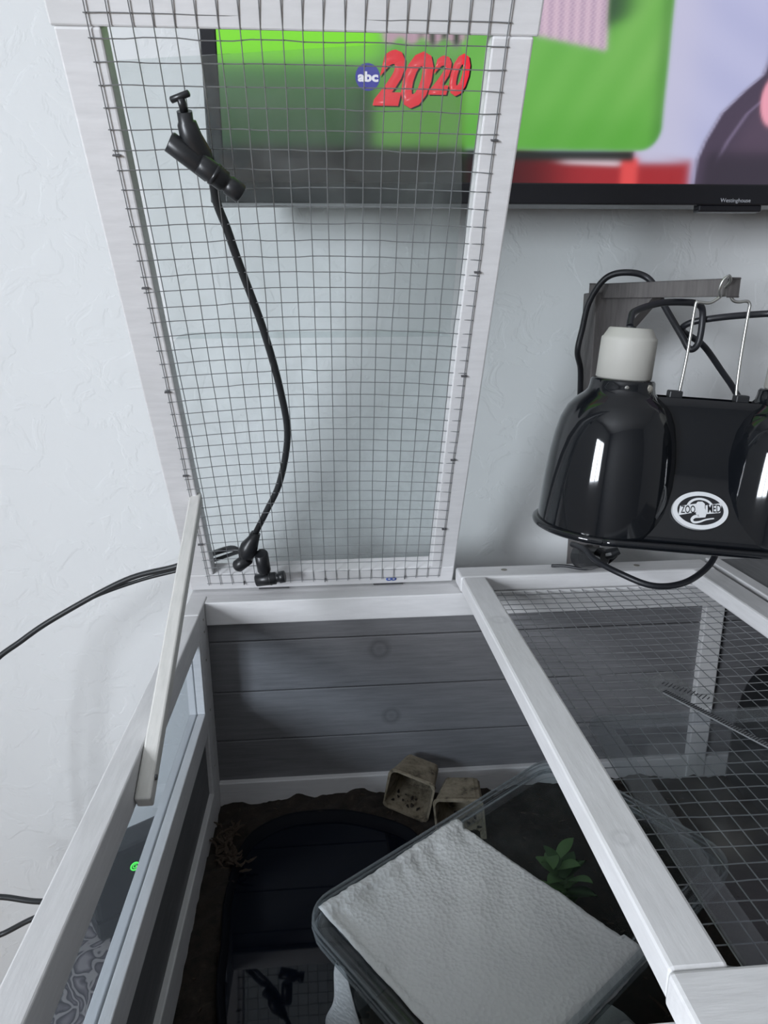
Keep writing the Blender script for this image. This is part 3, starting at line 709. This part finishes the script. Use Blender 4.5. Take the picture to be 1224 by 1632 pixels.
# bark crumbs scattered on the soil
parts = []
for _ in range(420):
    x, y = rng.uniform(28, 560), rng.uniform(-500, -45)
    if dish_d(x, y) < 1.07: continue
    z = soil_z(x, y)+1.5; a = rng.uniform(0, 6.28); l, w_ = rng.uniform(2, 7), rng.uniform(.6, 1.6); t_ = rng.uniform(-.4, .4)
    c_, s_ = math.cos(a), math.sin(a)
    q = [(x+c_*u*l-s_*v*w_, y+s_*u*l+c_*v*w_, z+u*l*t_+h) for h in (0, 1.2) for u, v in ((-.5, -.5), (.5, -.4), (.5, .5), (-.5, .4))]
    parts.append((q, [(0, 1, 2, 3), (4, 5, 6, 7), (0, 1, 5, 4), (1, 2, 6, 5), (2, 3, 7, 6), (3, 0, 4, 7)]))
V, Fc = merge(parts); bk = mesh('bark_crumbs', V, Fc, M_bark); bk['kind'] = 'stuff'; bk['label'] = 'loose brown bark crumbs scattered over the soil'; bk['category'] = 'bark'
# water dish
wd_ = tag(empty('water_dish', (150, -230, -296)), 'wide black water dish sunk in the soil left of the tub', 'dish')
n = len(outl); V, Fc = [], []
for sc_, z in ((1.03, -256), (1.035, -243), (1.02, -240.5), (1.0, -241), (.965, -247), (.93, -256), (.90, -288), (.6, -292), (.02, -292)):
    for p in outl: q = DC+(p-DC)*sc_; V.append((q[0], q[1], z))
for i in range(8):
    for k in range(n): Fc.append((i*n+k, i*n+(k+1) % n, (i+1)*n+(k+1) % n, (i+1)*n+k))
mesh('basin', V, Fc, M_dish, wd_, True)
wl = [tuple(DC+(p-DC)*.958) for p in outl]
mesh('water', [(x, y, -249.5) for x, y in wl], [tuple(range(n))], M_water, wd_)
# dry moss by the left wall
parts = []
for _ in range(70):
    bx_, by_ = random.choice(((42, -104), (37, -120), (42, -134), (47, -145)))
    p = np.array((bx_+random.gauss(0, 4.5), by_+random.gauss(0, 6), -243+random.uniform(0, 6))); a = random.uniform(0, 6.28); pts = [p]
    for _k in range(4):
        a += random.uniform(-.8, .8); p = p+np.array((math.cos(a)*3.2, math.sin(a)*3.2, random.uniform(-1.2, 2.2))); pts.append(p)
    parts.append(tube_geo(pts, 1, 5, rad=[.7, 1.4, 1.5, 1.1, .4]))
V, Fc = merge(parts); tag(mesh('moss_clump', V, Fc, M_moss), 'dry brown moss clump by the left wall of the enclosure', 'moss')
# peat pots lying on their sides
def pot(loc, axis, roll, label, size=50, length=46):
    d = np.array(axis, float); d /= np.linalg.norm(d); up = np.array((0, 0, 1.)); r = np.cross(d, up); r /= np.linalg.norm(r); u = np.cross(r, d)
    c_, s_ = math.cos(roll), math.sin(roll); r, u = r*c_+u*s_, u*c_-r*s_
    o = np.array(loc, float)
    V, Fc = [], []; seg = 5
    prof = [(0, 1.0, 0), (2, 1.02, 0), (2, .985, 0), (length, .74, 0), (length, .02, 0)]
    rings = [(length, .02), (length, .76), (3, 1.0), (1.5, 1.045), (-1, 1.045), (-1, .955), (2, .93), (length-3.5, .70), (length-3.5, .02)]
    for l, k in rings:
        for x, y in rounded(-size/2*k, size/2*k, -size/2*k, size/2*k, min(7, size/2*k*.5), seg):
            jit = random.uniform(-.5, .5) if k > .1 else 0
            V.append(tuple(o+d*l+r*(x+jit)+u*(y+jit)))
    m_ = 4*(seg+1)
    for i in range(len(rings)-1):
        for k in range(m_): Fc.append((i*m_+k, i*m_+(k+1) % m_, (i+1)*m_+(k+1) % m_, (i+1)*m_+k))
    e = tag(empty('peat_pot', (loc[0], loc[1], loc[2]-size/2)), label, 'pot', 'square peat pots in the enclosure')
    mesh('pot_wall', V, Fc, M_peat, e)
    parts = []
    for _ in range(14):
        p = o+d*random.uniform(6, length-8)+r*random.uniform(-.35, .35)*size+u*(-.39*size)
        parts.append(tube_geo([p, p+np.array((random.uniform(-4, 4), random.uniform(-4, 4), random.uniform(0, 2)))], 1, 5, rad=[1.6, .7]))
    V, Fc = merge(parts); q = mesh('soil_remains', V, Fc, M_soil, e); q['kind'] = 'stuff'
pot((236, -86, -219), (.42, .9, .04), -.20, 'empty square peat pot on its side against the back wall', 52, 42)
pot((287, -122, -226), (.25, .95, .06), .10, 'square peat pot half hidden behind the rim of the tub', 52, 44)

# ------------------------------------------------------------------ clear tub
TA = math.radians(35); ct, st = math.cos(TA), math.sin(TA)
def UN(u, n, z): return (u*ct-n*st, u*st+n*ct, z)
tubo = tag(empty('clear_tub', UN(50, -445, -250)), 'clear plastic tub with a lid under the paper towel', 'tub')
U0, U1, N0, N1 = -91, 188, -530, -361
def loft(name, rings, mat, parent, capb=False, capt=False, smooth=True):
    V, Fc = [], []
    for (ins, z, r) in rings:
        for x, y in rounded(U0+ins, U1-ins, N0+ins, N1-ins, r, 7): V.append(UN(x, y, z))
    m_ = 32
    for i in range(len(rings)-1):
        for k in range(m_): Fc.append((i*m_+k, i*m_+(k+1) % m_, (i+1)*m_+(k+1) % m_, (i+1)*m_+k))
    if capb: Fc.append(tuple(range(m_)))
    if capt: Fc.append(tuple((len(rings)-1)*m_+k for k in range(m_)))
    o = mesh(name, V, Fc, mat, parent)
    if smooth:
        for f in o.data.polygons: f.use_smooth = len(f.vertices) == 4
    return o
loft('tub_wall', [(5, -118, 22), (8, -150, 22), (14, -236, 22), (18, -241, 20), (60, -242, 10)], M_tub, tubo, False, True)
loft('tub_rim', [(5, -119, 22), (1, -120, 25), (-1.5, -117, 26), (-1.5, -114, 26), (2, -112, 24), (5, -113, 22)], M_tubrim, tubo)
ld = loft('tub_lid', [(12, -110.5, 18), (10, -109, 19), (8, -106, 20), (3, -105.5, 24), (-2.5, -106.5, 27), (-3.5, -110, 28), (-2.5, -115, 27)], M_tubrim, tubo)
loft('lid_panel', [(12, -110.5, 18), (30, -110.8, 12)], M_tublid, ld, False, True)
for ins, z, rr in ((-3, -107.2, 1.0), (-3.4, -112, .8), (-2.2, -118.5, 1.1), (8.5, -106.3, .7)):
    pts = [UN(x, y, z) for x, y in rounded(U0+ins, U1-ins, N0+ins, N1-ins, 26 if ins < 0 else 20, 7)]
    V, Fc = tube_geo(pts, rr, 6, True); mesh('lid_bead', V, Fc, M_bead, ld, True)
# paper towel over the lid
nu, nn = 64, 76; V = []
rng = np.random.RandomState(11)
eb = np.cumsum(rng.uniform(-.8, .8, 200)); ec = np.cumsum(rng.uniform(-.8, .8, 200))
for j in range(nn):
    for i in range(nu):
        fu, fn = i/(nu-1), j/(nn-1)
        u = -83+138*fu+.25*eb[j]*(1-fu)**2+.25*ec[j]*fu**2+fn*6*fu
        n_ = -367-166*fn+.3*eb[i+90]*(1-fn)**2+.3*ec[i+90]*fn**2
        z = -107.8+.8*math.sin(u*.04+n_*.03)*math.sin(n_*.037)+.6*math.sin(u*.13-n_*.06+2*math.sin(n_*.05))+.5*math.sin(n_*.11+u*.05+1.5*math.sin(u*.06))
        z += 2.6*math.exp(-(fn/.13)**2)*abs(math.sin(i*.31+j*.12+.9*math.sin(i*.17)))*(.4+fu)     # crimped edge along the rim
        z += rng.uniform(-.9, .9)*math.exp(-(fn/.10)**2)+rng.uniform(-.25, .25)
        rimh = -104.6
        if n_ > N1-13: z = max(z, rimh+rng.uniform(0, .9)+.9*abs(math.sin(i*.31+.9*math.sin(i*.17))))
        if n_ < N0+14: z = max(z, rimh)-max(0, (N0+3-n_))*.9
        if u < U0+14: z = max(z, rimh)
        z += .12*math.sin(i*1.7)*math.sin(j*1.3)
        V.append(UN(u, n_, z))
Fc = [(j*nu+i, j*nu+i+1, (j+1)*nu+i+1, (j+1)*nu+i) for j in range(nn-1) for i in range(nu-1)]
tw = mesh('paper_towel', V, Fc, M_towel, None, True); tag(tw, 'white quilted paper towel spread over the tub lid', 'paper towel')
md = tw.modifiers.new('solid', 'SOLIDIFY'); md.thickness = .0004
# strip of towel hanging at the near left side of the tub
V = []
for j in range(24):
    for i in range(14):
        fi, fj = i/13, j/23
        z = -120-120*fj; nl = -400+26*fj+2.6*math.sin(fj*13+1); nr = -406-62*fj**.75+2*math.sin(fj*7)
        n_ = nl+(nr-nl)*fi
        u = U0+6+(-120-z)*-.07-(z+120)*.075-6-1.4*math.sin(fi*6+fj*4)-1.2*math.sin(fj*11)*fi
        V.append(UN(u, n_, z))
Fc = [(j*14+i, j*14+i+1, (j+1)*14+i+1, (j+1)*14+i) for j in range(23) for i in range(13)]
t2 = mesh('paper_towel', V, Fc, M_towel, None, True); tag(t2, 'white paper strip hanging down the near side of the tub', 'paper towel')
md = t2.modifiers.new('solid', 'SOLIDIFY'); md.thickness = .0005
# leafy plant in the tub
plt = tag(empty('leafy_plant', (353, -256, -246)), 'green leafy plant seen through the clear tub lid', 'plant')
tube('stem', [(354, -266, -244), (353, -256, -215), (352, -246, -170)], 3, M_leafd, plt, 8, rad=None)
def leaf(base, az, el, l, wdt, mat):
    d = np.array((math.cos(az)*math.cos(el), math.sin(az)*math.cos(el), math.sin(el))); s_ = np.array((-math.sin(az), math.cos(az), 0)); u = np.cross(d, s_)
    V, Fc = [], []; m_ = 7
    for i in range(m_+1):
        t_ = i/m_; hw = wdt*math.sin(math.pi*(t_*.86+.14))**.8*(1 if t_ < .99 else .05); c_ = np.array(base)+d*l*t_+np.array((0, 0, -1))*l*.22*t_*t_
        for h, x in ((1.1, -1), (1.1, 0), (1.1, 1), (0, 1), (-1.1, 0), (0, -1)): V.append(c_+s_*hw*x+u*(h*(1-abs(x))*1.0+(.25*hw*abs(x))))
    for i in range(m_):
        for k in range(6): Fc.append((i*6+k, i*6+(k+1) % 6, (i+1)*6+(k+1) % 6, (i+1)*6+k))
    return mesh('leaf', V, Fc, mat, plt, True)
for k in range(30):
    f = k/29; az = k*2.4+random.uniform(-.3, .3)
    leaf((353.5-1.5*f+random.uniform(-9, 9), -266+18*f+random.uniform(-10, 10), -232+64*f), az, random.uniform(.45, 1.1), random.uniform(24, 34), random.uniform(5.5, 7.5), M_leaf if k % 3 else M_leafd)
# white crumpled paper at the far end of the tub and dark tile behind it
def crumple(name, c, r, label, cat, mat, seed, flat=.7):
    bm = bmesh.new(); bmesh.ops.create_icosphere(bm, subdivisions=3, radius=1); rg = random.Random(seed)
    dirs = [Vector((rg.gauss(0, 1), rg.gauss(0, 1), rg.gauss(0, 1))).normalized() for _ in range(16)]
    for v in bm.verts:
        k = 1+.22*max(abs(v.co.normalized().dot(q))**5 for q in dirs)-.3*sum(abs(v.co.normalized().dot(q)) > .93 for q in dirs[:6])*.5+rg.uniform(-.05, .05)
        v.co = Vector((c[0]+v.co.x*r*k, c[1]+v.co.y*r*k*.8, c[2]+v.co.z*r*k*flat))
    return tag(from_bm(name, bm, mat), label, cat)
crumple('pale_crumple', UN(70, -500, -222), 26, 'pale crumple added inside the clear tub in place of rim reflections', 'paper', M_towel, 9, .8)  # added to lighten the dark tub, standing in for reflected streaks on its rim
crumple('pale_crumple', (468, -330, -233), 22, 'crumpled white paper on the soil under the closed mesh lid', 'paper', M_towel, 4)
# black hide at the back right
hd = tag(empty('reptile_hide', (664, -90, -250)), 'black plastic hide in the back right corner under the mesh', 'hide')
V, Fc = [], []
prof = [(math.cos(a), math.sin(a)) for a in np.linspace(0, math.pi, 15)]
for y in (-135, -128, -45, -40):
    k = .96 if y in (-135, -40) else 1
    for cx_, sz in prof: V.append((664+33*cx_*k, y, -250+150*sz**.6*k))
for i in range(3):
    for k in range(14): Fc.append((i*15+k, i*15+k+1, (i+1)*15+k+1, (i+1)*15+k))
Fc.append(tuple(range(45, 60)))
mesh('hide_shell', V, Fc, M_blackpl, hd, True)

# ------------------------------------------------------------------ things lying on the closed mesh lid
cs = tag(empty('clear_cover', (450, -405, 0)), 'clear plastic cover lying inside the frame of the closed mesh lid', 'cover')
plate('cover_sheet', rounded(343, 562, -518, -298, 14), .6, 1.8, M_cover, cs, lambda x, y, z: (x, y, z))
def ring_bar(x0, x1, y0, y1, r, w_, z0, z1, mat, parent, name):
    o_, i_ = rounded(x0, x1, y0, y1, r), rounded(x0+w_, x1-w_, y0+w_, y1-w_, max(r-w_, 2)); k = len(o_)
    V = [(x, y, z0) for x, y in o_]+[(x, y, z1) for x, y in o_]+[(x, y, z1) for x, y in i_]+[(x, y, z0) for x, y in i_]
    Fc = [(a*k+i, a*k+(i+1) % k, ((a+1) % 4)*k+(i+1) % k, ((a+1) % 4)*k+i) for a in range(4) for i in range(k)]
    return mesh(name, V, Fc, mat, parent)
ring_bar(343, 562, -518, -298, 14, 16, 1.9, 4.2, M_coverrim, cs, 'cover_rim')
# clear printed tag and a ridged cable tie on the mesh
tg = tag(empty('printed_tag', (430, -250, 0)), 'crumpled clear printed tag lying on the closed mesh lid', 'tag')
V = []
for j in range(12):
    for i in range(7):
        fi, fj = i/6, j/11; p = np.array((402., -246))+np.array((36., 12))*fi+np.array((26., -50))*fj
        V.append((p[0], p[1], 2.0+1.3*math.sin(i*1.3+j*.8)+.8*math.sin(j*1.7)))
mesh('tag_film', V, [(j*7+i, j*7+i+1, (j+1)*7+i+1, (j+1)*7+i) for j in range(11) for i in range(6)], clear('tag_film', .22, (.5, .5, .5, 1), rough=.15), tg, True)
parts = []
for k in range(13):
    p = np.array((424., -257))+np.array((24., -26))*k/12; v = np.array((.75, .6)); L_ = 2+2*((k*7) % 3)/2
    parts.append(tube_geo([(p[0]-v[0]*L_, p[1]-v[1]*L_, 4.6), (p[0]+v[0]*L_, p[1]+v[1]*L_, 4.6)], .5, 4))
V, Fc = merge(parts); mesh('printed_marks', V, Fc, M_stick_b, tg)
ti = tag(empty('cable_tie', (448, -330, 0)), 'grey ridged cable tie lying across the closed mesh lid', 'cable tie')
a_, b__ = np.array((418., -272)), np.array((476., -392)); parts = []; nt_ = 64; vv = (b__-a_)/np.linalg.norm(b__-a_); pp = np.array((-vv[1], vv[0]))
for k in range(nt_):
    p = a_+(b__-a_)*k/nt_
    parts.append(tube_geo([tuple(p-pp*2.2)+(6.2,), tuple(p+pp*2.2)+(6.2,)], .55, 4))
M_tie = simple('grey_nylon', (.16, .165, .17, 1), .4)
V = [tuple(q)+(z,) for z in (4.8, 5.9) for q in (a_-pp*2.4, a_+pp*2.4, b__+pp*2.4, b__-pp*2.4)]
st_ = mesh('strap', V, [(0, 1, 2, 3), (7, 6, 5, 4), (0, 4, 5, 1), (1, 5, 6, 2), (2, 6, 7, 3), (3, 7, 4, 0)], M_tie, ti)
V, Fc = merge(parts); mesh('ridges', V, Fc, M_stick_b, st_)
